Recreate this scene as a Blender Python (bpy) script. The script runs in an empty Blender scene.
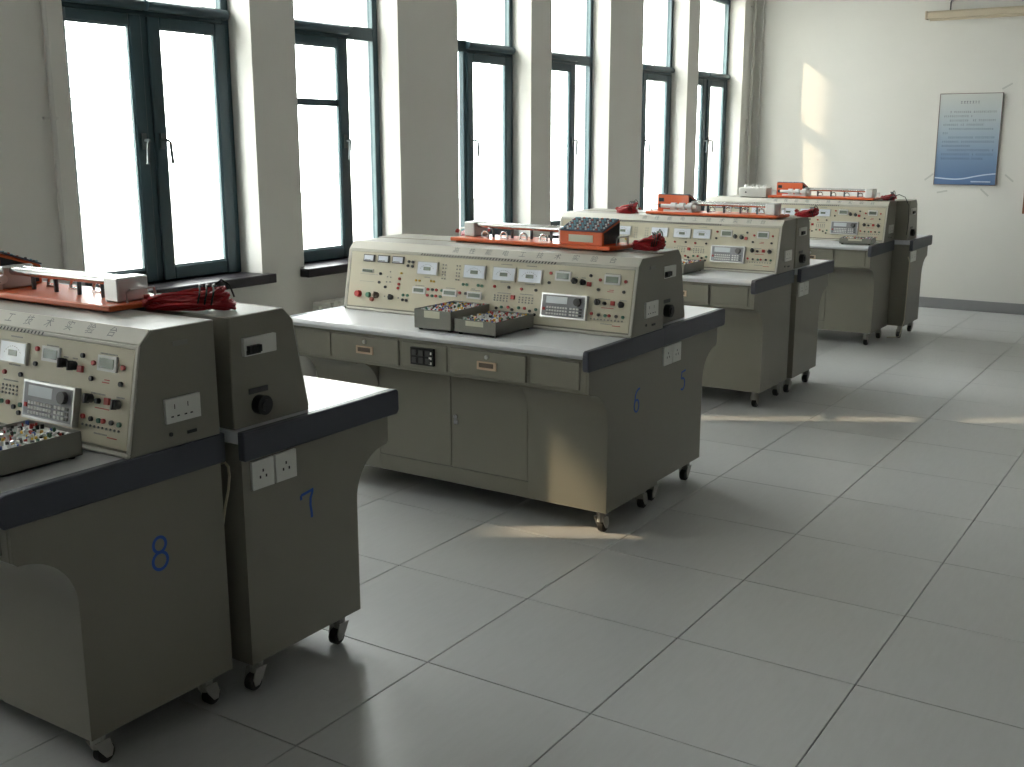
import bpy, bmesh, math, random
from mathutils import Matrix, Vector
random.seed(7)
scene = bpy.context.scene
col = scene.collection
R = math.radians

# ------------------------------------------------------------------ camera
YAW, PITCH, ROLL = -0.578, 0.2164, -0.0005
CAM = Vector((2.016, -2.591, 1.638))
f = Vector((math.sin(YAW) * math.cos(PITCH), math.cos(YAW) * math.cos(PITCH), -math.sin(PITCH)))
r = f.cross(Vector((0, 0, 1))).normalized()
u = r.cross(f)
r2 = r * math.cos(ROLL) + u * math.sin(ROLL)
u2 = u * math.cos(ROLL) - r * math.sin(ROLL)
cam = bpy.data.cameras.new('camera')
cam.sensor_width = 36
cam.lens = 1100.39 / 1024 * 36
cam.clip_start = .05
cam.clip_end = 300
camo = bpy.data.objects.new('camera', cam)
camo.matrix_world = Matrix(((r2.x, u2.x, -f.x, CAM.x), (r2.y, u2.y, -f.y, CAM.y), (r2.z, u2.z, -f.z, CAM.z), (0, 0, 0, 1)))
col.objects.link(camo)
scene.camera = camo

# ------------------------------------------------------------------ light
w = bpy.data.worlds.new('overcast_sky')
scene.world = w
w.use_nodes = True
w.node_tree.nodes['Background'].inputs[0].default_value = (1.0, .99, .98, 1)
w.node_tree.nodes['Background'].inputs[1].default_value = 16.5
sun = bpy.data.lights.new('sun', 'SUN')
sun.energy = 4.2
sun.color = (1.0, .74, .48)
sun.angle = R(.6)
suno = bpy.data.objects.new('sun', sun)
suno.rotation_euler = Vector((1, .6, -.69)).to_track_quat('-Z', 'Y').to_euler()
suno.location = (-8, -4, 6)
col.objects.link(suno)
vs = scene.view_settings
vs.view_transform = 'Standard'
vs.look = 'None'
vs.exposure = 0.22
vs.gamma = 1
vs.use_curve_mapping = False

# ------------------------------------------------------------------ materials
MAT = {}


def mat(name, c, rough=.5, metal=0, var=0, scale=8, bump=0, bscale=60, spec=.5, stretch=None, coat=0):
    m = bpy.data.materials.new(name)
    m.use_nodes = True
    nt = m.node_tree
    b = nt.nodes['Principled BSDF']
    b.inputs['Base Color'].default_value = (*c, 1)
    b.inputs['Roughness'].default_value = rough
    b.inputs['Metallic'].default_value = metal
    b.inputs['Specular IOR Level'].default_value = spec
    b.inputs['Coat Weight'].default_value = coat
    if var or bump:
        tc = nt.nodes.new('ShaderNodeTexCoord')
        mp = nt.nodes.new('ShaderNodeMapping')
        nt.links.new(tc.outputs['Object'], mp.inputs[0])
        if stretch:
            mp.inputs['Scale'].default_value = stretch
    if var:
        n = nt.nodes.new('ShaderNodeTexNoise')
        n.inputs['Scale'].default_value = scale
        n.inputs['Detail'].default_value = 6
        nt.links.new(mp.outputs[0], n.inputs['Vector'])
        mx = nt.nodes.new('ShaderNodeMix')
        mx.data_type = 'RGBA'
        mx.inputs[6].default_value = (*[max(0, x * (1 - var)) for x in c], 1)
        mx.inputs[7].default_value = (*[min(1, x * (1 + var)) for x in c], 1)
        nt.links.new(n.outputs[0], mx.inputs[0])
        nt.links.new(mx.outputs[2], b.inputs['Base Color'])
    if bump:
        n2 = nt.nodes.new('ShaderNodeTexNoise')
        n2.inputs['Scale'].default_value = bscale
        n2.inputs['Detail'].default_value = 4
        nt.links.new(mp.outputs[0], n2.inputs['Vector'])
        bp = nt.nodes.new('ShaderNodeBump')
        bp.inputs['Strength'].default_value = bump
        bp.inputs['Distance'].default_value = .01
        nt.links.new(n2.outputs[0], bp.inputs['Height'])
        nt.links.new(bp.outputs[0], b.inputs['Normal'])
    MAT[name] = m
    return m


mat('wall_paint', (.74, .73, .695), .85, var=.04, scale=2.5, bump=.05, bscale=40)
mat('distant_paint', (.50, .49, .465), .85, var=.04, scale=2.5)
mat('ceiling_paint', (.62, .62, .60), .9, var=.02)
mat('floor_tile', (.51, .515, .52), .34, var=.06, scale=9, bump=.03, bscale=30, stretch=(6, 1, 1))
mat('floor_joint', (.10, .10, .10), .8)
mat('skirting', (.26, .26, .27), .5, var=.05)
mat('stone_sill', (.030, .026, .032), .3, var=.2, scale=40)
mat('frame_teal', (.030, .062, .076), .4, var=.08, scale=6)
mat('frame_edge', (.075, .13, .14), .35)
mat('handle_metal', (.12, .14, .15), .35, metal=.6)
mat('paint_olive', (.230, .220, .180), .42, var=.04, scale=5, bump=.06, bscale=260)
mat('paint_dark', (.02, .02, .02), .6)
mat('panel_cream', (.60, .555, .43), .5, var=.03, scale=4)
mat('strip_pale', (.58, .56, .50), .45)
mat('laminate', (.62, .63, .66), .3, var=.03, scale=3)
mat('edge_blue', (.050, .055, .078), .45, var=.08, scale=10)
mat('seam', (.09, .085, .07), .6)
mat('pull_salmon', (.66, .50, .36), .45)
mat('pull_dark', (.10, .07, .05), .5)
mat('plate_white', (.72, .72, .68), .4)
mat('black', (.012, .012, .013), .4)
mat('dark_grey', (.07, .07, .07), .5)
mat('lettering_grey', (.20, .21, .20), .5)
mat('meter_face', (.70, .74, .82), .3, coat=.3)
mat('meter_bezel', (.50, .48, .42), .4)
mat('lcd', (.17, .20, .16), .25)
mat('lcd_dark', (.05, .06, .06), .25)
mat('red', (.42, .03, .025), .4)
mat('brick_red', (.35, .07, .04), .45)
mat('green', (.05, .16, .10), .4)
mat('yellow', (.62, .38, .04), .4)
mat('blue', (.05, .10, .32), .4)
mat('white_plastic', (.75, .75, .74), .4)
mat('gen_face', (.24, .24, .26), .4)
mat('gen_screen', (.62, .66, .70), .25)
mat('chrome', (.62, .62, .62), .22, metal=.9)
mat('alu', (.60, .60, .60), .32, metal=.8)
mat('orange', (.70, .115, .025), .38, var=.05, scale=6, coat=.2)
mat('cable_red', (.38, .012, .020), .35)
mat('cable_cream', (.62, .56, .42), .5)
mat('navy_panel', (.085, .10, .15), .45)
mat('teal_socket', (.14, .34, .42), .4)
mat('tray_grey', (.235, .232, .205), .45, var=.04, scale=6)
mat('tray_top', (.62, .64, .62), .45)
mat('paper', (.66, .64, .52), .7)
mat('number_blue', (.035, .10, .46), .6)
mat('caster_white', (.36, .35, .33), .4)
mat('rubber', (.02, .02, .02), .6)
mat('brown_wood', (.22, .075, .03), .45, var=.2, scale=14, stretch=(8, 1, 1))
mat('screen_case', (.58, .50, .38), .45)
mat('radiator_white', (.72, .71, .66), .4)
mat('pipe_paint', (.66, .65, .62), .5)
mat('poster_ink', (.03, .04, .07), .6)
mat('poster_wave', (.55, .66, .80), .5)
mat('poster_edge', (.20, .16, .15), .5)
mat('blocker_paint', (.62, .60, .56), .8, var=.05)  # skin of the added sun blocks outside
mat('blocker_glass', (.10, .13, .16), .2)
mat('ground', (.40, .39, .36), .9, var=.1, scale=.5)
mat('tape', (.56, .56, .53), .6)


def glass_mat():
    m = bpy.data.materials.new('window_glass')
    m.use_nodes = True
    nt = m.node_tree
    nt.nodes.remove(nt.nodes['Principled BSDF'])
    out = nt.nodes['Material Output']
    t = nt.nodes.new('ShaderNodeBsdfTransparent')
    t.inputs[0].default_value = (.93, .96, .95, 1)
    g = nt.nodes.new('ShaderNodeBsdfGlossy')
    g.inputs['Roughness'].default_value = .03
    lw = nt.nodes.new('ShaderNodeLayerWeight')
    lw.inputs[0].default_value = .5
    pw = nt.nodes.new('ShaderNodeMath')
    pw.operation = 'POWER'
    pw.inputs[1].default_value = 5
    nt.links.new(lw.outputs['Facing'], pw.inputs[0])
    fr = nt.nodes.new('ShaderNodeMath')
    fr.operation = 'MULTIPLY_ADD'
    fr.inputs[1].default_value = .5
    fr.inputs[2].default_value = .025
    nt.links.new(pw.outputs[0], fr.inputs[0])
    mx = nt.nodes.new('ShaderNodeMixShader')
    nt.links.new(fr.outputs[0], mx.inputs[0])
    nt.links.new(t.outputs[0], mx.inputs[1])
    nt.links.new(g.outputs[0], mx.inputs[2])
    nt.links.new(mx.outputs[0], out.inputs[0])
    MAT['glass'] = m


glass_mat()


def poster_mat():
    m = bpy.data.materials.new('poster_print')
    m.use_nodes = True
    nt = m.node_tree
    b = nt.nodes['Principled BSDF']
    b.inputs['Roughness'].default_value = .4
    tc = nt.nodes.new('ShaderNodeTexCoord')
    sp = nt.nodes.new('ShaderNodeSeparateXYZ')
    nt.links.new(tc.outputs['Generated'], sp.inputs[0])
    cr = nt.nodes.new('ShaderNodeValToRGB')
    e = cr.color_ramp.elements
    e[0].position = 0
    e[0].color = (.09, .17, .34, 1)
    e[1].position = 1
    e[1].color = (.60, .62, .60, 1)
    k = e.new(.32)
    k.color = (.20, .30, .46, 1)
    k = e.new(.62)
    k.color = (.40, .48, .55, 1)
    nt.links.new(sp.outputs[2], cr.inputs[0])
    nt.links.new(cr.outputs[0], b.inputs['Base Color'])
    MAT['poster_print'] = m


poster_mat()


# ------------------------------------------------------------------ mesh helpers
class MB:
    def __init__(s):
        s.v, s.f, s.m = [], [], []

    def add(s, vs_, fs, m=0):
        o = len(s.v)
        s.v += [tuple(p) for p in vs_]
        for q in fs:
            s.f.append(tuple(i + o for i in q))
            s.m.append(m)
        return s

    def box(s, x0, y0, z0, x1, y1, z1, m=0):
        x0, x1 = min(x0, x1), max(x0, x1)
        y0, y1 = min(y0, y1), max(y0, y1)
        z0, z1 = min(z0, z1), max(z0, z1)
        return s.add([(x0, y0, z0), (x1, y0, z0), (x1, y1, z0), (x0, y1, z0), (x0, y0, z1), (x1, y0, z1), (x1, y1, z1), (x0, y1, z1)],
                     [(0, 3, 2, 1), (4, 5, 6, 7), (0, 1, 5, 4), (1, 2, 6, 5), (2, 3, 7, 6), (3, 0, 4, 7)], m)

    def prism_x(s, poly, x0, x1, m=0):      # poly of (y, z), counter-clockwise seen from +x
        n = len(poly)
        a = [(x0, y, z) for y, z in poly]
        b = [(x1, y, z) for y, z in poly]
        fs = [tuple(range(n - 1, -1, -1)), tuple(range(n, 2 * n))]
        fs += [(i, (i + 1) % n, n + (i + 1) % n, n + i) for i in range(n)]
        return s.add(a + b, fs, m)

    def cyl(s, p0, p1, ra, n=12, m=0, rb=None):
        p0, p1 = Vector(p0), Vector(p1)
        rb = ra if rb is None else rb
        d = (p1 - p0).normalized()
        a = d.orthogonal().normalized()
        b = d.cross(a)
        vv = []
        for p, rr in ((p0, ra), (p1, rb)):
            vv += [p + (a * math.cos(2 * math.pi * i / n) + b * math.sin(2 * math.pi * i / n)) * rr for i in range(n)]
        fs = [tuple(range(n - 1, -1, -1)), tuple(range(n, 2 * n))]
        fs += [(i, (i + 1) % n, n + (i + 1) % n, n + i) for i in range(n)]
        return s.add(vv, fs, m)

    def tube(s, pts, rad, n=6, m=0, closed=False):
        pts = [Vector(p) for p in pts]
        N = len(pts)
        vv = []
        ref = Vector((.13, .21, .97))
        for i, p in enumerate(pts):
            if closed:
                t = pts[(i + 1) % N] - pts[i - 1]
            else:
                t = pts[min(i + 1, N - 1)] - pts[max(i - 1, 0)]
            t.normalize()
            a = t.cross(ref)
            if a.length < .05:
                a = t.orthogonal()
            a.normalize()
            b = t.cross(a)
            vv += [p + (a * math.cos(2 * math.pi * k / n) + b * math.sin(2 * math.pi * k / n)) * rad for k in range(n)]
        fs = []
        for i in range(N if closed else N - 1):
            j = (i + 1) % N
            for k in range(n):
                fs.append((i * n + k, i * n + (k + 1) % n, j * n + (k + 1) % n, j * n + k))
        if not closed:
            fs += [tuple(range(n - 1, -1, -1)), tuple(range((N - 1) * n, N * n))]
        return s.add(vv, fs, m)

    def build(s, name, mats, parent=None, bevel=0, smooth=False, seg=1, loc=None, rot=None):
        me = bpy.data.meshes.new(name)
        me.from_pydata(s.v, [], s.f)
        if isinstance(mats, str):
            mats = [mats]
        for k in mats:
            me.materials.append(MAT[k])
        me.polygons.foreach_set('material_index', s.m)
        bm = bmesh.new()
        bm.from_mesh(me)
        bmesh.ops.recalc_face_normals(bm, faces=bm.faces)
        if bevel:
            ed = [e for e in bm.edges if len(e.link_faces) == 2 and e.calc_face_angle(0) > R(30)]
            bmesh.ops.bevel(bm, geom=ed, offset=bevel, segments=seg, affect='EDGES', profile=.5, clamp_overlap=True)
        if smooth:
            for fc in bm.faces:
                fc.smooth = True
            for e in bm.edges:
                if len(e.link_faces) == 2 and e.calc_face_angle(0) > R(35):
                    e.smooth = False
        bm.to_mesh(me)
        bm.free()
        return link(name, me, parent, loc, rot)


def link(name, me, parent=None, loc=None, rot=None):
    o = bpy.data.objects.new(name, me)
    col.objects.link(o)
    o.parent = parent
    if loc is not None:
        o.location = loc
    if rot is not None:
        o.rotation_euler = rot
    return o


def tag(o, label=None, cat=None, group=None, kind=None):
    for k, v in (('label', label), ('category', cat), ('group', group), ('kind', kind)):
        if v:
            o[k] = v
    return o


def empty(name, loc=(0, 0, 0), rz=0):
    o = bpy.data.objects.new(name, None)
    o.empty_display_size = .1
    o.location = loc
    o.rotation_euler = (0, 0, rz)
    col.objects.link(o)
    return o


KIDS = {}


def copy_tree(o, parent=None):
    c = o.copy()
    col.objects.link(c)
    c.parent = parent
    for ch in o.children:
        copy_tree(ch, c)
    return c


def text_mesh(txt, size, spacing=None):
    """flat mesh of lettering; with spacing each character is centred on its own slot"""
    V, F = [], []
    items = [(txt, 0)] if spacing is None else [(ch, i * spacing) for i, ch in enumerate(txt)]
    for t, off in items:
        cu = bpy.data.curves.new('t', 'FONT')
        cu.body = t
        cu.size = size
        cu.align_x = 'CENTER'
        cu.align_y = 'CENTER'
        cu.resolution_u = 2
        o = bpy.data.objects.new('t', cu)
        col.objects.link(o)
        dg = bpy.context.evaluated_depsgraph_get()
        me = bpy.data.meshes.new_from_object(o.evaluated_get(dg))
        k = len(V)
        V += [(v.co.x + off, v.co.y, v.co.z) for v in me.vertices]
        F += [tuple(i + k for i in p.vertices) for p in me.polygons]
        bpy.data.objects.remove(o)
        bpy.data.curves.remove(cu)
        bpy.data.meshes.remove(me)
    return V, F


# ------------------------------------------------------------------ the room
XW, XO, XR = -2.44, -2.80, 7.60           # inner and outer face of the window wall, right wall
YB, YF = 8.93, -6.60                      # poster wall, wall behind the camera
ZC = 3.50
SILL, HEAD, XFR = .93, 3.06, -2.60

# floor with its square tiles
fl = MB().box(XO, YF - .2, -.20, XR + .2, YB + .2, -.010).build('floor', 'floor_joint')
tag(fl, 'grey square tiled floor of the laboratory', kind='structure')
T = .6
cache = {}
rest = MB()
g = .0016
for i in range(-5, 13):
    for j in range(-11, 15):
        x0, x1 = max(i * T, XW), min((i + 1) * T, XR)
        y0, y1 = max(j * T, YF), min((j + 1) * T, YB)
        if x1 - x0 < .03 or y1 - y0 < .03:
            continue
        if i > 6 or j < -8:             # far from the picture
            rest.box(x0 + g, y0 + g, -.03, x1 - g, y1 - g, 0)
            continue
        key = (round(x1 - x0, 3), round(y1 - y0, 3))
        if key not in cache:
            t = MB().box(g, g, -.03, key[0] - g, key[1] - g, 0).build('tile', 'floor_tile', fl, bevel=.0015)
            cache[key] = t.data
        else:
            t = link('tile', cache[key], fl)
        t.location = (x0, y0, random.uniform(-.0004, 0))
tag(rest.build('tiles', 'floor_tile', fl), kind='stuff')

WIN = [  # y0, y1, layout
    (.60, 1.725, 'CC'), (2.055, 2.955, 'CF'), (3.585, 4.50, 'FC'), (4.79, 5.715, 'CF'), (6.315, 7.25, 'FC'), (7.50, 8.61, 'CC'),
    (-.88, .05, 'CF'), (-2.45, -1.50, 'FC')]
order = sorted(WIN)
wl = MB()
wl.box(XO, YF - .2, -.2, XW, YB + .2, SILL - .04)
wl.box(XO, YF - .2, HEAD, XW, YB + .2, ZC + .2)
y = YF - .2
for a, b, k in order:
    wl.box(XO, y, SILL - .04, XW, a, HEAD)
    y = b
wl.box(XO, y, SILL - .04, XW, YB + .2, HEAD)
tag(wl.build('wall_left', 'wall_paint'), 'off-white window wall with piers between tall windows', kind='structure')
tag(MB().box(XO, YB, -.2, XR + .2, YB + .2, ZC + .2).build('wall_back', 'wall_paint'), 'off-white wall carrying the blue notice', kind='structure')
tag(MB().box(XR, YF - .2, -.2, XR + .2, YB + .2, ZC + .2).build('wall_right', 'distant_paint'), 'off-white wall opposite the windows', kind='structure')
tag(MB().box(XO, YF - .2, -.2, XR + .2, YF, ZC + .2).build('wall_front', 'distant_paint'), 'off-white wall behind the camera', kind='structure')
tag(MB().box(XO, YF - .2, ZC, XR + .2, YB + .2, ZC + .2).build('ceiling', 'ceiling_paint'), 'plain white ceiling', kind='structure')
tag(MB().box(XW, YB - .012, 0, XR, YB, .105).build('baseboard_back', 'skirting', bevel=.003), 'grey tile skirting below the notice', kind='structure')
tag(MB().box(XW, YF, 0, XW + .012, YB - .012, .105).build('baseboard_left', 'skirting', bevel=.003), 'grey tile skirting below the windows', kind='structure')


def casement(root, ya, yb, handle_side, bar=False):
    """opening sash between ya and yb with pane, handle and the long drip rail above it"""
    z0, z1 = SILL + .005, 2.245
    s = .072
    x0, x1 = XFR - .022, XFR + .014
    m = MB()
    m.box(x0, ya, z0, x1, ya + s, z1)
    m.box(x0, yb - s, z0, x1, yb, z1)
    m.box(x0, ya + s, z0, x1, yb - s, z0 + s)
    m.box(x0, ya + s, z1 - s * .8, x1, yb - s, z1)
    c = m.build('casement', 'frame_teal', root, bevel=.006)
    # pale glazing bead round the glass
    g = MB()
    e, xb0, xb1 = .006, XFR - .012, XFR + .006
    a, b, lo, hi = ya + s, yb - s, z0 + s, z1 - s * .8
    g.box(xb0, a, lo, xb1, a + e, hi)
    g.box(xb0, b - e, lo, xb1, b, hi)
    g.box(xb0, a, lo, xb1, b, lo + e)
    g.box(xb0, a, hi - e, xb1, b, hi)
    g.build('glazing_bead', 'frame_edge', c)
    MB().box(XFR - .012, a, lo, XFR - .006, b, hi).build('pane', 'glass', c)
    if bar:
        MB().box(XFR - .018, a, 1.845, XFR + .006, b, 1.885).build('glazing_bar', 'frame_teal', c, bevel=.004)
    hy = (yb - s * .5) if handle_side > 0 else (ya + s * .5)
    h = MB()
    h.box(x1, hy - .012, 1.60, x1 + .012, hy + .012, 1.68)
    h.tube([(x1 + .012, hy, 1.645), (x1 + .045, hy, 1.645), (x1 + .052, hy - .012 * handle_side, 1.635), (x1 + .05, hy - .022 * handle_side, 1.53)], .008, 6)
    h.build('handle', 'handle_metal', c, smooth=True)
    rr = MB()
    rr.cyl((XFR + .018, ya - .01, z1 + .045), (XFR + .018, yb + .01, z1 + .045), .026, 12)
    rr.build('drip_rail', 'frame_teal', c, smooth=True)


def window(n, y0, y1, lay, label):
    root = empty('window_%d' % n, (0, 0, 0))
    tag(root, label, kind='structure')
    x0, x1, s = XFR - .045, XFR, .05
    m = MB()
    m.box(x0, y0, SILL, x1, y0 + s, HEAD)
    m.box(x0, y1 - s, SILL, x1, y1, HEAD)
    m.box(x0, y0 + s, SILL, x1, y1 - s, SILL + s * .6)
    m.box(x0, y0 + s, HEAD - s, x1, y1 - s, HEAD)
    m.box(x0, y0 + s, 2.245, x1, y1 - s, 2.315)
    if lay == 'CC':
        mid = (y0 + y1) / 2
        m.box(x0, mid - .025, SILL, x1, mid + .025, 2.25)
        segs = [('C', y0 + s - .008, mid - .02, 1), ('C', mid + .02, y1 - s + .008, -1)]
    elif lay == 'CF':
        k = y1 - s - .235
        m.box(x0, k - .045, SILL, x1, k, 2.25)
        segs = [('C', y0 + s - .008, k - .03, 1), ('F', k, y1 - s, 0)]
    else:
        k = y0 + s + .235
        m.box(x0, k, SILL, x1, k + .045, 2.25)
        segs = [('F', y0 + s, k, 0), ('C', k + .03, y1 - s + .008, -1)]
    m.build('frame', 'frame_teal', root, bevel=.004)
    MB().box(XFR - .018, y0 + s, 2.315, XFR - .012, y1 - s, HEAD - s).build('pane', 'glass', root)
    g = MB()
    e = .006
    g.box(XFR - .018, y1 - s - e, 2.315, XFR + .003, y1 - s, HEAD - s)
    g.box(XFR - .018, y0 + s, 2.315, XFR + .003, y1 - s, 2.315 + e)
    if lay == 'CF':
        g.box(XFR - .018, y1 - s - e, SILL + s * .6, XFR + .003, y1 - s, 2.245)
    g.build('glazing_bead', 'frame_edge', root)
    for t, a, b, hs in segs:
        if t == 'C':
            casement(root, a, b, hs, bar=(n == 2))
        else:
            MB().box(XFR - .018, a, SILL + s * .6, XFR - .012, b, 2.245).build('pane', 'glass', root)
    sl = MB().box(XFR - .02, y0 + .001, SILL - .05, XW + .002, y1 - .001, SILL)
    sl.box(XW + .001, y0 - .04, SILL - .05, XW + .070, y1 + .04, SILL)
    sl.build('sill', 'stone_sill', root, bevel=.004)
    # daylight portal in the opening
    a = bpy.data.lights.new('daylight_portal', 'AREA')
    a.shape = 'RECTANGLE'
    a.size = y1 - y0
    a.size_y = HEAD - SILL
    a.cycles.is_portal = True
    ao = bpy.data.objects.new('daylight_portal', a)
    ao.location = (XO + .02, (y0 + y1) / 2, (HEAD + SILL) / 2)
    ao.rotation_euler = Vector((1, 0, 0)).to_track_quat('-Z', 'Z').to_euler()
    col.objects.link(ao)


names = ['two-casement window with dark stone sill beside the conduit', 'window whose single sash has a horizontal glazing bar',
         'window with narrow fixed light and sash behind bench 6', 'window with sash and narrow fixed light, second of its kind',
         'window with narrow fixed light and sash near the far corner', 'two-casement window nearest the notice wall',
         'window with sash and narrow fixed light beside bench 7',
         'window with narrow fixed light and sash beside bench 8']
for n, (a, b, k) in enumerate(WIN):
    window(n + 1, a, b, k, names[n])

# outside: ground and added unseen blocks, shaped to keep sun off most windows
tag(MB().box(-90, -80, -4.2, XO - .1, 90, -4.0).build('ground_outside', 'ground'), 'pale ground outside, a floor below', kind='structure')
XN = -12.0                          # aisle face of the added blocks; sun reaches the room only between them
for sa, sb, lab in ((-9.0, 1.33, 'pale unseen end block added outside to keep the sun off'), (1.62, 3.70, 'narrow unseen block added outside between two others to shape the sunbeams'), (3.84, 9.93, 'long pale unseen block added outside to shade the windows')):
    ya, yb = sa + .6 * XN, sb + .6 * XN
    nb = MB().box(XN - .5, ya, -4, XN, yb - .30, 15.0).build('sun_blocker', 'blocker_paint')
    tag(nb, lab, kind='structure')
    k = ya + .6
    while k + 1.2 < yb - .3:
        for j in range(5):
            MB().box(XN, k, -2.6 + j * 3.2, XN + .03, k + 1.1, -.8 + j * 3.2).build('window_pane', 'blocker_glass', nb)
        k += 1.9


for za, zb in ((-4, 7.98), (8.75, 15)):  # added fillers trim the sunbeam in one gap, below and above
    tag(MB().box(XN - .45, 1.03 + .6 * XN, za, XN - .05, 1.62 + .6 * XN, zb).build('beam_filler', 'blocker_paint'), 'pale unseen filler added outside to trim the sunbeam between two blocks', kind='structure')

# ------------------------------------------------------------------ workbench
L, D = 1.65, .695
HT, TB, ZB, YBODY = .83, .083, .108, .194
PB = (.375, .83)                    # console slope: bottom, break, top front, top back
PK = (.433, 1.122)
PTF = (.470, 1.158)
PTB = (.688, 1.158)
XC0, XC1 = -1.60, -.004             # console ends
ALPHA = math.atan2(PK[1] - PB[1], PK[0] - PB[0])
LN = math.hypot(PK[1] - PB[1], PK[0] - PB[0])
LETTERS = text_mesh('高性能电工技术实验台', .036, .0915)


def arc(c, rad, a0, a1, n):
    return [(c[0] + rad * math.cos(R(a0 + (a1 - a0) * i / n)), c[1] + rad * math.sin(R(a0 + (a1 - a0) * i / n))) for i in range(n + 1)]


def make_bench():
    root = empty('workbench')
    # carcass
    MB().box(-1.240, YBODY + .010, ZB, -.395, D - .016, HT - .035).build('cabinet', 'paint_olive', root)
    # end pedestals over the full depth: quarter-round front that swings out under the drawers
    rad = .155
    prof = [(D - .012, ZB), (D - .012, HT - .04), (.028, HT - .04), (.028, .655)]
    prof += arc((YBODY - rad, .655 - rad - .01), rad, 90, 0, 12)
    prof += [(YBODY, ZB)]
    for xa, xb in ((-.40, -.012), (-L + .028, -1.235)):
        MB().prism_x(prof, xa, xb).build('pedestal', 'paint_olive', root, smooth=True)
    # doors between the pedestals
    for k, (xa, xb) in enumerate(((-1.233, -.8155), (-.8125, -.402))):
        d = MB().box(xa, YBODY, .185, xb, YBODY + .012, .642).build('cabinet_door', 'paint_olive', root, bevel=.003)
        if k:
            lk = MB().cyl((-.785, YBODY - .008, .425), (-.785, YBODY + .002, .425), .011, 12)
            lk.box(-.796, YBODY - .004, .39, -.774, YBODY + .001, .412)
            lk.build('lock', 'chrome', d)
    MB().box(-1.235, YBODY + .006, .17, -.40, YBODY + .014, .65).build('door_surround', 'seam', root)
    MB().box(-1.235, YBODY + .001, ZB, -.40, YBODY + .015, .182).build('plinth_rail', 'paint_olive', root, bevel=.002)
    # drawer housing
    MB().box(-L + .03, .026, .652, -.02, YBODY + .05, HT - .032).build('drawer_housing', 'paint_olive', root, bevel=.004)
    zl, zh, yf = .668, .782, .016
    for xa, xb in ((-.282, -.050), (-1.60, -1.372)):
        MB().box(xa, yf + .004, zl, xb, .03, zh).build('blank_panel', 'paint_olive', root, bevel=.003)
    for xa, xb in ((-.685, -.302), (-1.352, -.968)):
        d = MB().box(xa, yf, zl, xb, .03, zh).build('drawer', 'paint_olive', root, bevel=.003)
        xm = (xa + xb) / 2
        h = MB()
        h.box(xm - .048, yf - .006, .703, xm + .048, yf + .001, .738, 0)
        h.box(xm - .036, yf - .008, .713, xm + .036, yf - .0055, .732, 1)
        h.build('handle', ['pull_salmon', 'pull_dark'], d)
        MB().cyl((xm, yf - .007, .758), (xm, yf + .001, .758), .009, 12).build('lock', 'alu', d)
    bpn = MB().box(-.948, yf + .004, zl, -.705, .03, zh).build('breaker_panel', 'paint_olive', root, bevel=.003)
    bb = MB()
    bb.box(-.892, yf - .010, .688, -.768, yf + .005, .764, 0)
    for i in range(3):
        for j in range(2):
            bb.box(-.880 + i * .036, yf - .016, .697 + j * .033, -.855 + i * .036, yf - .009, .720 + j * .033, 1)
    for j in range(3):
        bb.box(-.790, yf - .0125, .695 + j * .022, -.776, yf - .009, .706 + j * .022, 2)
    bb.build('breaker', ['black', 'dark_grey', 'plate_white'], bpn)
    # worktop with rounded nose, blue-grey end caps
    poly = [(.012, HT - .034), (.004, HT - .028), (0, HT - .017), (.004, HT - .006), (.012, HT), (D, HT), (D, HT - .034)]
    MB().prism_x(poly, -L + .026, -.026).build('worktop', 'laminate', root, smooth=True)
    cap = [(.0, HT - TB + .012), (.010, HT - TB), (D, HT - TB), (D, HT + .002), (.012, HT + .002), (.003, HT - .004), (0, HT - .014)]
    for xa, xb in ((-.028, 0), (-L, -L + .028)):
        MB().prism_x(cap, xa, xb).build('end_cap', 'edge_blue', root, bevel=.003)
    # console
    hz = HT + .001
    pc = [PB, (D - .012, hz), (D - .014, PTB[1]), (PTF[0] - .001, PTF[1]), (PK[0] - .001, PK[1])]
    pc[0] = (PB[0], hz)
    MB().prism_x(pc, XC0, XC1).build('console_housing', 'paint_olive', root, bevel=.003)
    ts = MB().box(XC0 + .002, -.001, -.001, XC1 - .002, .0515, .0035).build('title_strip', 'strip_pale', root, bevel=.002,
        loc=(0, PK[0], PK[1]), rot=(math.atan2(PTF[1] - PK[1], PTF[0] - PK[0]), 0, 0))
    V, F = LETTERS
    MB().add([(x - .960, yy * 1.0 + .026, zz + .0042) for x, yy, zz in V], F).build('lettering', 'lettering_grey', ts)['kind'] = 'stuff'
    MB().box(XC0 + .02, PB[0] - .008, hz, XC1 - .002, PB[0] + .012, hz + .012).build('console_ledge', 'strip_pale', root, bevel=.004)
    # sloping control panel, built flat in its own plane (x, up the slope, out of it)
    cp = MB().box(XC0 + .022, .020, -.002, XC1 - .016, LN - .012, .004).build('control_panel', 'panel_cream', root, bevel=.0015,
        loc=(0, PB[0], PB[1]), rot=(ALPHA, 0, 0))
    z = .004
    tr = MB()
    for a, b, c_, d_ in ((XC0 + .002, .012, XC0 + .02, LN), (XC1 - .014, .012, XC1 - .001, LN), (XC0 + .02, LN - .011, XC1 - .014, LN - .001)):
        tr.box(a, b, -.002, c_, d_, .005)
    tr.build('panel_border', 'strip_pale', cp, bevel=.002)
    # row of slanted vent slots under the title
    vt = MB()
    for i in range(46):
        x = -1.15 + i * .0163
        vt.add([(x, LN - .010, .0062), (x + .007, LN - .010, .0062), (x + .014, LN - .001, .0062), (x + .007, LN - .001, .0062)], [(0, 1, 2, 3)])
    tag(vt.build('vent_slots', 'dark_grey', cp), kind='stuff')

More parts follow.
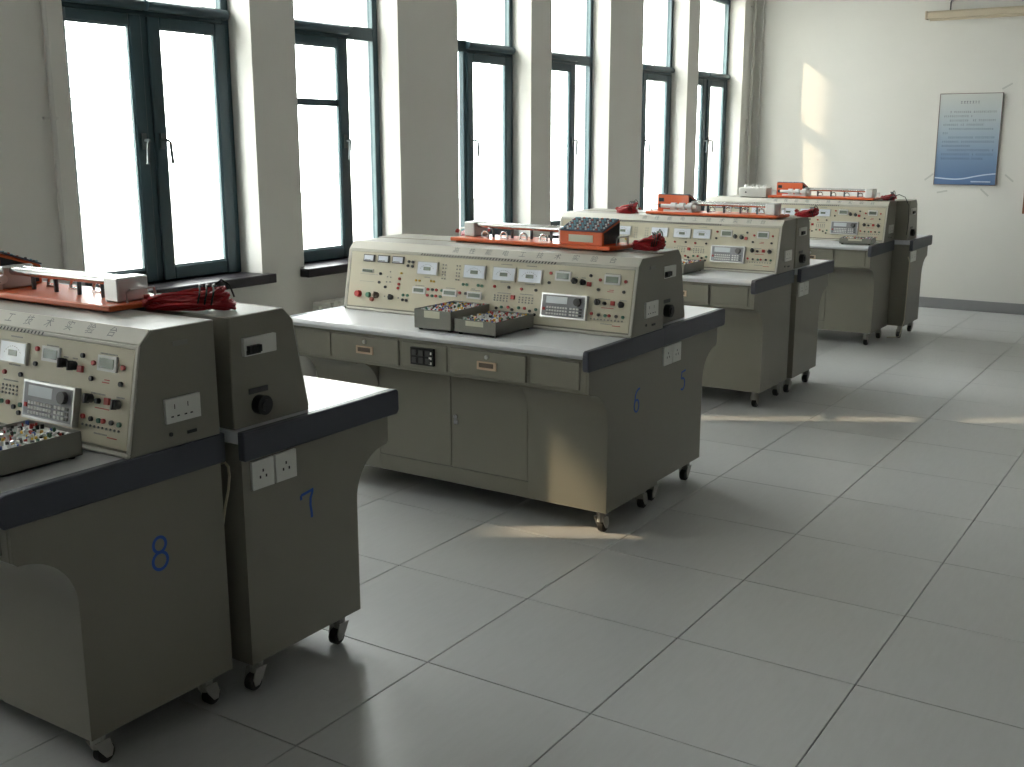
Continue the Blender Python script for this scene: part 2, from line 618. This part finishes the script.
    def meter(x, v, ww, hh, big):
        m = MB()
        m.box(x - ww / 2, v - hh / 2, z, x + ww / 2, v + hh / 2, z + .008, 0)
        m.box(x - ww / 2 + .005, v - hh / 2 + .004, z + .007, x + ww / 2 - .005, v + hh / 2 - .004, z + .0095, 1)
        if big:
            m.box(x - .020, v - .010, z + .009, x + .020, v + .006, z + .0105, 2)
            n = 9
            for i in range(n):          # dial arc
                a0 = R(150 - 120 * i / n)
                a1 = R(150 - 120 * (i + .55) / n)
                q = [(x + rr * math.cos(a), v - .026 + rr * .95 * math.sin(a), z + .0100) for a, rr in ((a0, .045), (a1, .045), (a1, .0465), (a0, .0465))]
                m.add(q, [(0, 1, 2, 3)], 3)
        else:
            m.box(x - ww / 2 + .008, v - hh / 2 + .006, z + .0095, x + ww / 2 - .02, v - hh / 2 + .009, z + .0098, 3)
        m.build('meter', ['meter_bezel' if big else 'dark_grey', 'meter_face', 'lcd', 'dark_grey'], cp)

    for a in ((-1.46, .257, .066, .034), (-1.37, .257, .067, .035), (-1.28, .257, .069, .035)):
        meter(*a, False)
    for a in ((-1.099, .228, .122, .064), (-.829, .228, .123, .064), (-.667, .228, .124, .064), (-.529, .228, .126, .064)):
        meter(*a, True)
    for x, v, ww, hh in ((-1.463, .195, .069, .017), (-1.139, .122, .063, .021), (-.959, .122, .068, .021), (-.819, .121, .070, .021),
                         (-.362, .239, .066, .030), (-.120, .239, .064, .030)):
        m = MB()
        e = .006 if v < .19 or v > .2 else 0
        m.box(x - ww / 2 - e, v - hh / 2 - e, z, x + ww / 2 + e, v + hh / 2 + e, z + .006, 0)
        m.box(x - ww / 2 + .003, v - hh / 2 + .002, z + .005, x + ww / 2 - .003, v + hh / 2 - .002, z + .0075, 1)
        m.build('digital_display', ['white_plastic', 'lcd'], cp)
    # signal generator let into the panel
    x, v, ww, hh = -.336, .108, .226, .106
    g = MB().box(x - ww / 2, v - hh / 2, z, x + ww / 2, v + hh / 2, z + .020, 0)
    g.box(x - ww / 2 + .007, v - hh / 2 + .007, z + .0195, x + ww / 2 - .007, v + hh / 2 - .007, z + .0208, 1)
    g.box(x - .088, v + .010, z + .020, x + .018, v + .040, z + .0215, 2)
    g.cyl((x + .072, v + .022, z + .02), (x + .072, v + .022, z + .034), .017, 16, 3)
    for i in range(8):
        for j in range(3):
            g.box(x - .082 + i * .0135, v - .012 - j * .0135, z + .02, x - .073 + i * .0135, v - .004 - j * .0135, z + .0235, 4)
    for i in range(4):
        for j in range(3):
            g.box(x + .034 + i * .0165, v - .012 - j * .0135, z + .02, x + .045 + i * .0165, v - .004 - j * .0135, z + .0235, 4 if i < 3 else 3)
    g.box(x - .100, v - .022, z + .02, x - .089, v - .010, z + .024, 5)
    g.build('signal_generator', ['alu', 'gen_face', 'gen_screen', 'dark_grey', 'white_plastic', 'red'], cp)

    def knob(x, v, rad, h, mt, name='knob', lever=True):
        m = MB().cyl((x, v, z), (x, v, z + h), rad, 14, 0, rad * .85)
        if lever:
            m.box(x - rad * .22, v - rad * 1.05, z + h * .4, x + rad * .22, v + rad * 1.05, z + h * 1.35, 0)
        m.build(name, mt, cp, smooth=True)

    for p in ((-.301, .222), (-.259, .219), (-.179, .140), (-.065, .137), (-1.303, .077)):
        knob(*p, .0125, .018, 'dark_grey')
    knob(-.145, .137, .008, .012, 'black', lever=False)
    knob(-1.506, .079, .017, .022, 'red', 'push_button', False)
    knob(-1.444, .078, .014, .014, 'green', 'push_button', False)
    knob(-1.394, .080, .015, .018, 'pull_dark')
    knob(-1.420, .058, .011, .012, 'brick_red', 'push_button', False)
    for x, v in ((-.229, .213), (-.106, .140), (-.609, .128)):
        MB().box(x - .009, v - .009, z, x + .009, v + .009, z + .009).build('rocker_switch', 'red', cp)
    S = dict(
        black=[(-1.215, .253), (-1.192, .252), (-1.219, .233), (-1.192, .232), (-1.382, .185), (-1.385, .143), (-1.345, .123), (-1.232, .069), (-1.209, .068), (-1.06, .13), (-.869, .126), (-.636, .171), (-.493, .168), (-.692, .073), (-.607, .073), (-.514, .074), (-.488, .06), (-.429, .206), (-.225, .25), (-.182, .193), (-.06, .191), (-.169, .086), (-.084, .086)],
        red=[(-1.262, .168), (-1.263, .142), (-1.266, .123), (-1.086, .13), (-1.037, .13), (-1.087, .102), (-1.037, .102), (-.902, .127), (-.713, .17), (-.569, .168), (-.629, .082), (-.542, .084), (-.425, .248), (-.177, .235), (-.056, .235), (-.203, .089), (-.117, .086)],
        green=[(-1.005, .13), (-1.059, .101), (-1.011, .101), (-.887, .167), (-.867, .167), (-.803, .168), (-.782, .167), (-1.231, .092), (-1.205, .092), (-.665, .08), (-.573, .084), (-.483, .083), (-.136, .085), (-.052, .085)],
        yellow=[(-1.254, .195), (-1.162, .167), (-1.141, .167), (-1.073, .17), (-1.056, .169)])
    for c_, ps in S.items():
        m = MB()
        for x, v in ps:
            m.cyl((x, v, z), (x, v, z + .007), .0068 if c_ != 'yellow' else .005, 8)
        tag(m.build(c_ + '_sockets', c_, cp), kind='stuff')
    m = MB()
    tiny = [(x, v) for x in (-1.012, -.997, -.932, -.917) for v in (.25, .234, .217, .203, .186)]
    tiny += [(x + i * .017, v) for x in (-.709, -.575) for i in range(5) for v in (.131, .120, .109)]
    tiny += [(-.204 + i * .0166, .067) for i in range(10)]
    tiny += [(-1.323, .198), (-1.338, .173), (-1.318, .172), (-1.341, .148), (-1.32, .149), (-1.344, .078), (-1.26, .076)]
    for x, v in tiny:
        m.cyl((x, v, z), (x, v, z + .003), .0034, 6)
    tag(m.build('jack_holes', 'lettering_grey', cp), kind='stuff')
    # faint printed captions and rules
    m = MB()
    for x, v, ww in ((-.362, .262, .05), (-.12, .264, .07), (-.30, .238, .02), (-.26, .238, .02), (-.15, .155, .06), (-.06, .155, .03), (-.13, .050, .05), (-.66, .272, .06),
                     (-.53, .272, .05), (-.66, .192, .05), (-.53, .192, .05), (-.66, .143, .07), (-.54, .146, .07), (-.82, .144, .05), (-.96, .144, .05), (-1.14, .144, .05), (-1.1, .186, .03), (-.83, .150, .02)):
        k = -ww / 2
        while k < ww / 2:
            m.box(x + k, v - .002, z, x + k + .0035, v + .002, z + .0004)
            k += .0055
    for x0, x1, v in ((-1.51, -1.40, .178), (-1.51, -1.42, .143)):
        m.box(x0, v - .0006, z, x1, v + .0006, z + .0004)
    tag(m.build('caption_print', 'lettering_grey', cp), kind='stuff')
    m = MB()
    for x, v, ww in ((-.125, .188, .03), (-.12, .195, .022), (-.13, .118, .06), (-.08, .045, .04)):
        m.box(x - ww / 2, v - .0014, z, x + ww / 2, v + .0014, z + .0004)
    tag(m.build('caption_print', 'red', cp), kind='stuff')
    # plates, breakers and outlets on the ends
    xr = XC1
    m = MB().box(xr, .492, .900, xr + .009, .610, .967, 0)
    for yy in (.521, .566):
        m.box(xr + .0085, yy - .002, .937, xr + .0095, yy + .002, .951, 1)
        m.box(xr + .0085, yy - .014, .915, xr + .0095, yy - .004, .920, 1)
        m.box(xr + .0085, yy + .006, .915, xr + .0095, yy + .016, .920, 1)
    m.build('outlet_plate', ['plate_white', 'black'], root, bevel=.0015)
    MB().box(xr, .535, 1.105, xr + .002, .585, 1.118).build('maker_plate', 'tray_grey', root)
    MB().cyl((xr, .510, .868), (xr + .003, .510, .868), .006, 10).build('cable_grommet', 'black', root)
    MB().box(xr, .565, .858, xr + .003, .597, .867).build('rocker_switch', 'black', root)
    xl = XC0 - .001
    m = MB().box(xl, .515, 1.040, xl - .012, .640, 1.092, 0)
    for i in range(4):
        m.box(xl - .011, .585 + i * .0125, 1.050, xl - .026, .594 + i * .0125, 1.070, 1)
    m.box(xl - .011, .578, 1.043, xl - .0125, .634, 1.056, 1)
    m.build('circuit_breaker', ['plate_white', 'black'], root)
    MB().cyl((xl, .585, .890), (xl - .028, .585, .890), .029, 20).cyl((xl - .028, .585, .890), (xl - .034, .585, .890), .017, 16).build('cable_connector', 'black', root, smooth=True)
    MB().box(xl, .548, .925, xl - .003, .622, .941).build('name_plate', 'dark_grey', root)
    xe = -L + .028
    for y0 in (.472, .566):
        m = MB().box(xe, y0, .647, xe - .009, y0 + .086, .733, 0)
        for a, b in ((-.012, .0), (.012, .0), (0, .018)):
            m.box(xe - .0085, y0 + .044 + a - .0035, .682 + b - .005, xe - .0096, y0 + .044 + a + .0035, .682 + b + .005, 1)
        m.build('outlet_plate', ['plate_white', 'black'], root, bevel=.0015)
    # casters
    for cx, cy, s in ((-.065, YBODY + .055, 1), (-.065, D - .07, -1), (-L + .075, YBODY + .055, 1), (-L + .075, D - .07, -1)):
        c = MB()
        c.box(cx - .028, cy - .028, ZB - .006, cx + .028, cy + .028, ZB + .002)
        c.cyl((cx, cy, ZB - .02), (cx, cy, ZB - .005), .018, 12)
        c.cyl((cx, cy, .050), (cx, cy, ZB - .015), .020, 12)
        for sx in (-.021, .017):
            c.prism_x([(cy - .024, ZB - .035), (cy + .022, ZB - .035), (cy + .032, .040), (cy + .026, .018), (cy + .010, .018), (cy - .010, .045)], cx + sx, cx + sx + .004)
        co = c.build('caster', 'caster_white', root)
        MB().cyl((cx - .015, cy + .016, .0275), (cx + .015, cy + .016, .0275), .0275, 18).build('wheel', 'rubber', co, bevel=.004, smooth=True)
    return root


def ribbon(parent, x, yc, zc, pts, size, right, wd=.0085):
    """a stroke of paint on an end panel: pts in a 0..1 box, right = +1 or -1 along local y"""
    m = MB()
    P = [Vector((right * (a - .35) * size, (b - .5) * size)) for a, b in pts]
    n = len(P)
    vv, fs = [], []
    sx = 1 if right > 0 else -1
    for i, p in enumerate(P):
        t = (P[min(i + 1, n - 1)] - P[max(i - 1, 0)]).normalized()
        nn = Vector((-t.y, t.x)) * wd / 2
        for q in (p + nn, p - nn):
            vv.append((x, yc + q.x, zc + q.y))
            vv.append((x + sx * .001, yc + q.x, zc + q.y))
    for i in range(n - 1):
        a = i * 4
        for k in ((1, 5, 7, 3), (0, 2, 6, 4), (0, 4, 5, 1), (2, 3, 7, 6)):
            fs.append(tuple(a + j for j in k))
    m.add(vv, fs)
    return m.build('painted_number', 'number_blue', parent)


def loop(cx, cy, rx, ry, a0, a1, n=16):
    return [(cx + rx * math.cos(R(a0 + (a1 - a0) * i / n)), cy + ry * math.sin(R(a0 + (a1 - a0) * i / n))) for i in range(n + 1)]


GL = {
    '8': loop(.35, .76, .20, .22, 60, 270, 14) + loop(.35, .29, .25, .25, 90, -270, 20)[1:] + loop(.35, .76, .22, .22, -90, 75, 12)[1:],
    '7': [(.08, .74), (.07, .86), (.12, .90), (.30, .92), (.66, .97), (.62, .90), (.52, .70), (.50, .45), (.54, .20), (.55, .0)],
    '6': loop(.62, .60, .40, .42, 85, 180, 10) + loop(.37, .28, .22, .27, 165, 540 - 20, 20),
    '5': [(.68, .98), (.22, .94), (.20, .62)] + loop(.34, .32, .27, .30, 115, -130, 16),
}

bench0 = make_bench()
POS = {  # end plane on the aisle, worktop front
    '8': (-.315, -1.203), '7': (-.262, .208), '6': (-.046, 1.118), '5': (-.050, 2.514),
    '4': (-.328, 3.645), '3': (-.292, 5.060), '2': (-.354, 6.210), '1': (-.208, 7.615)}
LAB = {
    '8': 'grey-olive electrical workbench with a blue 8 painted on its end',
    '7': 'grey-olive electrical workbench with a blue 7 painted on its end, worktop facing away',
    '6': 'grey-olive electrical workbench with a blue 6 on its end and two trainer boxes on top',
    '5': 'grey-olive electrical workbench with a blue 5 on its end, back against bench 6',
    '4': 'unnumbered electrical workbench facing bench 5, one trainer box on its worktop',
    '3': 'unnumbered electrical workbench back to back with the one facing bench 5',
    '2': 'electrical workbench with a pale switch box standing on its console',
    '1': 'electrical workbench set furthest towards the notice wall, its worktop facing that wall'}
BENCH = {}
for n, (xe, yf) in POS.items():
    b = bench0 if n == '8' else copy_tree(bench0)
    if n in '8642':
        b.location = (xe, yf, 0)
    else:
        b.location = (xe - L, yf, 0)
        b.rotation_euler = (0, 0, math.pi)
    tag(b, LAB[n], 'workbench', 'electrical workbenches standing in back to back pairs')
    BENCH[n] = b
for n in '8765':
    if n in '86':
        ribbon(BENCH[n], -.012, .452, .545, GL[n], .098, 1)
    else:
        ribbon(BENCH[n], -L + .028, .425, .540, GL[n], .092, -1)


# ------------------------------------------------------------------ things on the benches
def make_rail():
    """orange mounting plate with twin steel rods, clamps and a sloping terminal box; box at +x, front at -y"""
    root = empty('rail_apparatus')
    MB().box(-.46, -.120, .004, .46, .120, .022).build('base_plate', 'orange', root, bevel=.004)
    for x in (-.42, .42):
        for yy in (-.10, .10):
            MB().cyl((x, yy, 0), (x, yy, .006), .012, 10).build('foot', 'rubber', root)
    for yy in (-.020, .020):
        MB().cyl((-.42, yy + .01, .078), (.25, yy + .01, .078), .013, 14).build('rod', 'chrome', root, smooth=True)
    for xa, xb in ((-.430, -.365), (.13, .155)):
        MB().box(xa, -.045, .022, xb, .065, .094).build('end_block', 'alu', root, bevel=.005)
    for i in range(4):
        x = -.29 + i * .115
        MB().cyl((x, .01, .022), (x, .01, .068), .007, 10).build('rod_support', 'handle_metal', root)
        k = MB()
        k.tube([(x + .020 * math.cos(R(a)), -.055, .034 + .020 * math.sin(R(a))) for a in range(-30, 211, 20)], .005, 6)
        k.box(x - .022, -.062, .022, x + .022, -.048, .028)
        k.build('clamp', 'chrome', root, smooth=True)
    # terminal box with sloping top
    bx0, bx1, y0, y1, z0 = .180, .410, -.105, .045, .022
    pf = [(y0, z0), (y1, z0), (y1, z0 + .108), (y1 - .012, z0 + .108), (y0, z0 + .060)]
    b = MB().prism_x(pf, bx0, bx1).build('terminal_box', 'orange', root, bevel=.003)
    sp = [(y0 + .012, z0 + .006), (y1 - .006, z0 + .006), (y1 - .006, z0 + .098), (y0 + .012, z0 + .056)]
    MB().prism_x(sp, bx1, bx1 + .002).build('side_panel', 'black', b)
    MB().prism_x(sp, bx0 - .002, bx0).build('side_panel', 'black', b)
    MB().box(bx0 + .05, y0 - .0015, z0 + .014, bx1 - .05, y0, z0 + .046).build('paper_label', 'paper', b)
    for xx in (bx1 - .030,):
        for zz in (.035, .075):
            MB().box(xx - .018, y1, z0 + zz - .012, xx + .018, y1 + .004, z0 + zz + .012).build('outlet', 'black', b)
    run = y1 - .012 - y0
    sl = math.hypot(run, .048)
    tp = MB().box(bx0 - .002, .0, 0, bx1 + .002, sl, .005).build('terminal_panel', 'navy_panel', b, loc=(0, y0, z0 + .061), rot=(math.atan2(.048, run), 0, 0))
    s = MB()
    for i in range(16):
        for j in range(7):
            px, py = bx0 + .010 + i * .014, .012 + j * .0205
            s.cyl((px, py, .004), (px, py, .010), .0042, 6, (0, 1, 0, 3, 2, 0, 1)[(i * 3 + j * 5) % 7])
    tag(s.build('terminals', ['teal_socket', 'tray_top', 'brick_red', 'dark_grey'], b, loc=tp.location, rot=tp.rotation_euler), kind='stuff')
    # white motor behind the box
    m = MB()
    m.cyl((.10, .082, .058), (.36, .082, .058), .014, 16)
    for x in (.13, .19, .25):
        m.cyl((x, .082, .058), (x + .036, .082, .058), .024, 18)
    m.box(.13, .07, .022, .34, .094, .036)
    m.build('motor', 'white_plastic', root, smooth=True)
    for sx in (-1, 1):
        MB().tube([(sx * .45, -.05, .02), (sx * .45, -.05, .052), (sx * .455, -.042, .060), (sx * .455, .042, .060), (sx * .45, .05, .052), (sx * .45, .05, .02)], .004, 6).build('handle', 'alu', root, smooth=True)
    return root


ZTOP = 1.1595
rail0 = make_rail()
RAILS = [
    ((-.738, 1.880), R(-3.5), 'orange rail apparatus on bench 6 with its dark terminal box towards the aisle'),
    ((-1.095, -.500), math.pi, 'orange rail apparatus lying across benches 8 and 7'),
    ((-.855, 4.270), math.pi + R(-2), 'orange rail apparatus on the console of the bench facing bench 5'),
    ((-.945, 6.820), math.pi + R(-2), 'orange rail apparatus beside the pale switch box')]
for i, (p, rz, lab) in enumerate(RAILS):
    o = rail0 if i == 0 else copy_tree(rail0)
    o.location = (p[0], p[1], ZTOP)
    o.rotation_euler = (0, 0, rz)
    tag(o, lab, 'apparatus', 'orange rail apparatus on the consoles')


def cable_bundle(name_label, loc, rz, ln, wd, hh, seed, n=9):
    rnd = random.Random(seed)
    root = empty('lead_bundle', loc, rz)
    tag(root, name_label, 'cable', 'red test lead bundles on the consoles')
    m = MB()
    for k in range(n):
        a, b = ln * rnd.uniform(.36, .5), wd * rnd.uniform(.16, .48)
        zz = hh * rnd.uniform(.15, .85)
        ph = rnd.uniform(0, 6)
        off = rnd.uniform(-.08, .08) * ln
        pts = []
        for i in range(28):
            t = 2 * math.pi * i / 28
            fat = .42 + .58 * ((1 + math.cos(t)) / 2) ** .8          # narrow tail, bulging head
            pts.append((off + a * math.cos(t), b * math.sin(t) * fat + rnd.uniform(-.002, .002), max(.0065, zz * fat + hh * .14 * math.sin(2 * t + ph))))
        m.tube(pts, .006, 6, closed=True)
    m.build('leads', 'cable_red', root, smooth=True)
    p = MB()
    for k in range(4):
        s = rnd.choice((-1, 1)) if k else 1
        x0 = s * ln * .46
        yy = rnd.uniform(-.4, .4) * wd
        z0 = hh * rnd.uniform(.3, .8)
        p.cyl((x0, yy, z0), (x0 + s * rnd.uniform(.008, .020), yy + rnd.uniform(-.01, .01), max(.01, z0 + rnd.uniform(-.015, .01))), .007, 8)
    tag(p.build('plugs', 'red', root, smooth=True), kind='stuff')
    t = MB()
    for x in (.16, .24, .32):
        t.tube([(ln * x + .004 * math.sin(3 * a), wd * .40 * math.cos(a), max(.005, hh * .52 + hh * .55 * math.sin(a))) for a in [2 * math.pi * i / 16 for i in range(16)]], .0032, 5, closed=True)
    t.tube([(ln * .3, 0, hh), (ln * .38, .01, hh * 1.25), (ln * .46, .02, hh * 1.05), (ln * .50, .03, hh * .5)], .003, 5)
    t.build('tie', 'black', root, smooth=True)
    return root


cable_bundle('dark red lead bundle tied with black wire on benches 8 and 7', (-.505, -.445, ZTOP), R(32), .25, .10, .070, 3, 18)
cable_bundle('dark red lead bundle beside the terminal box on bench 6', (-.185, 1.905, ZTOP), R(20), .13, .10, .075, 4, 18)
cable_bundle('pinkish red lead bundle at the rod end of bench 6 apparatus', (-1.270, 2.085, ZTOP), R(5), .15, .08, .045, 5)
cable_bundle('dark red lead bundle at the handle end of the apparatus facing bench 5', (-.310, 4.470, ZTOP), R(8), .13, .10, .060, 6, 16)
cable_bundle('bright red coiled lead bundle lying alone beside the terminal box end', (-1.470, 4.200, ZTOP), R(6), .14, .10, .075, 7, 18)
cable_bundle('red lead bundle at the end of the apparatus beside the switch box', (-.415, 6.850, ZTOP), R(12), .10, .09, .065, 8, 14)


def trainer(loc, w_, d_, h, rz, label, seed, h2=None):
    """metal tray full of coloured terminals; origin at the centre of its base"""
    rnd = random.Random(seed)
    root = empty('trainer_box', loc, rz)
    tag(root, label, 'trainer box', 'trainer boxes on the worktops')
    h2 = h2 or h
    x, y_, fz = w_ / 2, d_ / 2, .008
    m = MB()
    t = .003
    for a, b, c, d in ((-x, -y_, -x + t, y_), (x - t, -y_, x, y_), (-x, -y_, x, -y_ + t), (-x, y_ - t, x, y_)):
        m.box(a, b, fz, c, d, h)
    m.box(-x, -y_, fz, x, y_, fz + t)
    m.build('tray', 'tray_grey', root)
    MB().box(-x + t, -y_ + t, h - .016, x - t, y_ - t, h - .010).build('top_panel', 'tray_top', root)
    s = MB()
    nx, ny = int(w_ / .015), int(d_ / .015)
    for i in range(nx):
        for j in range(ny):
            if rnd.random() < .30:
                continue
            px, py = -x + .018 + i * (w_ - .036) / (nx - 1), -y_ + .018 + j * (d_ - .036) / (ny - 1)
            hh = rnd.choice((.005, .007, .012))
            s.cyl((px, py, h - .010), (px + rnd.uniform(-.003, .003), py + rnd.uniform(-.003, .003), h - .010 + hh), rnd.uniform(.0035, .0055), 6, rnd.choice((0, 0, 1, 2, 3, 3, 3, 4, 5, 6, 6)))
    tag(s.build('terminals', ['red', 'black', 'green', 'white_plastic', 'yellow', 'blue', 'alu'], root), kind='stuff')
    MB().box(-x * .45, -y_ - .001, h * .62, x * .40, -y_, h - .004).build('paper_label', 'paper', root)
    for sx in (-1, 1):
        for sy in (-1, 1):
            MB().cyl((sx * (x - .02), sy * (y_ - .02), 0), (sx * (x - .02), sy * (y_ - .02), fz), .009, 10).build('foot', 'rubber', root)


ZT = HT + .0005
trainer((-.862, 1.335, ZT), .198, .296, .092, 0, 'taller grey trainer box with coloured terminals on bench 6', 1)
trainer((-.636, 1.335, ZT), .215, .298, .066, 0, 'lower grey trainer box with coloured terminals on bench 6', 2)
trainer((-.552, -1.045, ZT), .225, .325, .072, 0, 'grey trainer box with coloured terminals on bench 8', 3)
trainer((-.912, 3.830, ZT), .220, .300, .066, 0, 'grey trainer box with coloured terminals on the bench facing bench 5', 4)
trainer((-.520, 6.400, ZT), .250, .200, .050, R(6), 'flat grey trainer box on the bench with the pale switch box', 5)

# pale switch box on the console of the third pair
sb = empty('switch_box', (-1.548, 6.790, ZTOP))
tag(sb, 'pale grey switch box with white knobs standing on a console', 'switch box')
MB().box(-.125, -.075, .004, .125, .075, .085).build('case', 'pipe_paint', sb, bevel=.005)
for i, x in enumerate((-.08, -.03, .03, .08)):
    MB().cyl((x, -.02 + .03 * (i % 2), .085), (x, -.02 + .03 * (i % 2), .108), .016 if i != 1 else .010, 12).build('knob', 'white_plastic', sb, smooth=True)
MB().box(-.115, .04, .085, .115, .06, .092).build('terminal_strip', 'white_plastic', sb)
for sx in (-.10, .10):
    MB().box(sx - .015, -.06, 0, sx + .015, .06, .005).build('foot', 'rubber', sb)
MB().cyl((-.06, -.077, .045), (-.06, -.075, .045), .008, 10).build('indicator', 'dark_grey', sb)

# loose cables
c = MB().tube([(-.36, -.497, .730), (-.335, -.497, .738), (-.322, -.497, .728), (-.319, -.497, .70), (-.326, -.497, .66), (-.345, -.497, .60), (-.37, -.497, .50), (-.42, -.495, .30), (-.46, -.495, .05), (-.50, -.495, .006), (-.60, -.495, .006)], .004, 6).build('power_cable', 'cable_cream', smooth=True)
tag(c, 'thin cream power cable hanging in the gap between benches 8 and 7', 'cable')
c = MB().tube([(-.235, 6.90, .70), (-.22, 6.905, .65), (-.225, 6.905, .40), (-.23, 6.905, .16), (-.26, 6.905, .02), (-.36, 6.905, .006)], .004, 6).build('power_cable', 'cable_cream', smooth=True)
tag(c, 'thin pale cable hanging down the back of the bench nearest the notice', 'cable')
c = MB().tube([(-.385, 6.70, 1.163), (-.36, 6.74, 1.195), (-.32, 6.80, 1.212), (-.285, 6.86, 1.19), (-.255, 6.885, 1.12), (-.25, 6.89, 1.00), (-.26, 6.89, .88)], .003, 6).build('signal_cable', 'black', smooth=True)
tag(c, 'thin black cable curling down between the two benches nearest the notice', 'cable')

# ------------------------------------------------------------------ things on the walls
po = empty('notice_board', (-.240, YB - .004, 1.655))
tag(po, 'blue gradient notice board with rows of small print on the wall', 'notice board')
MB().box(-.282, -.012, -.43, .282, .0, .43).build('board', 'poster_print', po)
m = MB()
for a in ((-.286, -.43, -.280, .434), (.280, -.43, .286, .434), (-.286, .428, .286, .434), (-.286, -.434, .286, -.428)):
    m.box(a[0], -.015, a[1], a[2], .001, a[3])
m.build('edging', 'poster_edge', po)
rnd = random.Random(11)
rows = [(.350, -.09, .09, .022)] + [(.26 - i * .040, -.18 if i in (0, 2, 4, 6, 9) else -.235, (.235, .02, .235, .12, .235, -.19, .235, .235, .03, .235, .235, .14)[i], .015) for i in range(12)]
for zz, xa, xb, hh in rows:
    m = MB()
    x = xa
    while x < xb:
        st = hh * rnd.uniform(.75, 1.05)
        if rnd.random() < .93:
            m.box(x, -.0126, zz - hh * .5, x + st * .8, -.012, zz - hh * .38)
            m.box(x, -.0126, zz + hh * .30, x + st * .8, -.012, zz + hh * .44)
            m.box(x + st * .3, -.0126, zz - hh * .5, x + st * .45, -.012, zz + hh * .5)
        x += hh * 1.18
    tag(m.build('print_line', 'poster_ink', po), kind='stuff')
vv, fs = [], []
for i in range(25):
    x = -.278 + i * .556 / 24
    zc = -.375 + .045 / (1 + math.exp(-(x - .02) / .06)) - .012 * math.cos(x * 9)
    vv += [(x, -.0125, zc - .006), (x, -.0125, zc + .006)]
for i in range(24):
    fs.append((2 * i, 2 * i + 2, 2 * i + 3, 2 * i + 1))
MB().add(vv, fs).build('wave_print', 'poster_wave', po)
m = MB()
x = .06
while x < .235:
    m.box(x, -.0126, -.404, x + .007, -.012, -.392)
    x += .010
tag(m.build('print_line', 'poster_wave', po), kind='stuff')

for x, z_, a in ((-.335, -.36, -38), (-.20, -.50, -12), (.19, -.50, 42), (.40, -.36, 40), (.31, .49, -30)):
    MB().box(-.05, .002, -.008, .05, .0035, .008).build('tape_residue', 'tape', po, loc=(x, 0, z_), rot=(0, R(a), 0))
ps = empty('projection_screen', (.60, YB - .09, 2.815))
tag(ps, 'cream roller case of a wall-hung projection screen', 'projection screen')
MB().prism_x([(-.04, -.036), (.04, -.036), (.04, .036), (-.02, .036), (-.04, .02)], -1.28, 1.28).build('case', 'screen_case', ps, bevel=.006)
for s in (-1, 1):
    MB().box(s * 1.28, -.043, -.038, s * 1.30, .043, .038).build('end_cap', 'screen_case', ps, bevel=.004)
    MB().tube([(s * 1.08, .0, .036), (s * 1.08, .0, .10), (s * 1.08, .02, .125), (s * 1.08, .088, .13)], .007, 6).build('hook', 'dark_grey', ps)
MB().cyl((-1.26, .0, -.042), (1.26, .0, -.042), .012, 10).build('bottom_bar', 'screen_case', ps, smooth=True)

wb = empty('framed_board', (.90, YB - .002, 1.19))
tag(wb, 'brown wooden framed board at the edge of the notice wall', 'board')
m = MB()
m.box(-.595, -.025, -.225, -.555, 0, .225)
m.box(.555, -.025, -.225, .595, 0, .225)
m.box(-.555, -.025, .185, .555, 0, .225)
m.box(-.555, -.025, -.225, .555, 0, -.185)
m.build('frame', 'brown_wood', wb, bevel=.003)
MB().box(-.56, -.012, -.19, .56, -.002, .19).build('board', 'paper', wb)


def wall_pipe(x, y, rad, label, z0=.0, z1=ZC, clips=(1.79,), nrm=(-1, 0)):
    root = empty('wall_pipe', (x, y, 0))
    tag(root, label, 'pipe')
    MB().cyl((0, 0, z0), (0, 0, z1), rad, 12).build('pipe', 'pipe_paint', root, smooth=True)
    for zc in clips:
        k = MB().cyl((0, 0, zc - .010), (0, 0, zc + .010), rad + .003, 12)
        k.box(-.01 + nrm[0] * (rad + .012), -.035, zc - .006, nrm[0] * rad, .035, zc + .006)
        k.build('clip', 'pipe_paint', root)


wall_pipe(XW + .026, .490, .011, 'thin painted conduit running up beside the two-casement window', clips=(1.74, .6, 2.9))
wall_pipe(XW + .030, 8.800, .013, 'painted heating pipe in the corner, the one beside the window', clips=(1.86, .6, 3.0))
wall_pipe(XW + .085, 8.900, .011, 'thinner painted pipe in the corner against the notice wall', clips=(), z0=0)

# radiator under the second window
ra = empty('radiator', (XW + .10, 2.06, 0))
tag(ra, 'white column radiator under the window beside bench 6', 'radiator')
mesh = None
for i in range(14):
    if mesh is None:
        m = MB()
        m.box(-.055, 0, .12, -.02, .045, .72)
        m.box(.02, 0, .12, .055, .045, .72)
        m.box(-.055, .004, .68, .055, .041, .735)
        m.box(-.055, .004, .10, .055, .041, .15)
        s = m.build('section', 'radiator_white', ra, bevel=.008, seg=2)
        mesh = s.data
    else:
        s = link('section', mesh, ra)
    s.location = (0, i * .060, 0)
for z_ in (.13, .705):
    MB().cyl((0, -.02, z_), (0, 14 * .06, z_), .015, 10).build('manifold', 'radiator_white', ra, smooth=True)
for yy in (.06, .72):
    MB().box(-.10, yy, .66, -.05, yy + .02, .68).build('bracket', 'pipe_paint', ra)
    MB().box(-.02, yy, 0, .02, yy + .03, .11).build('leg', 'radiator_white', ra)
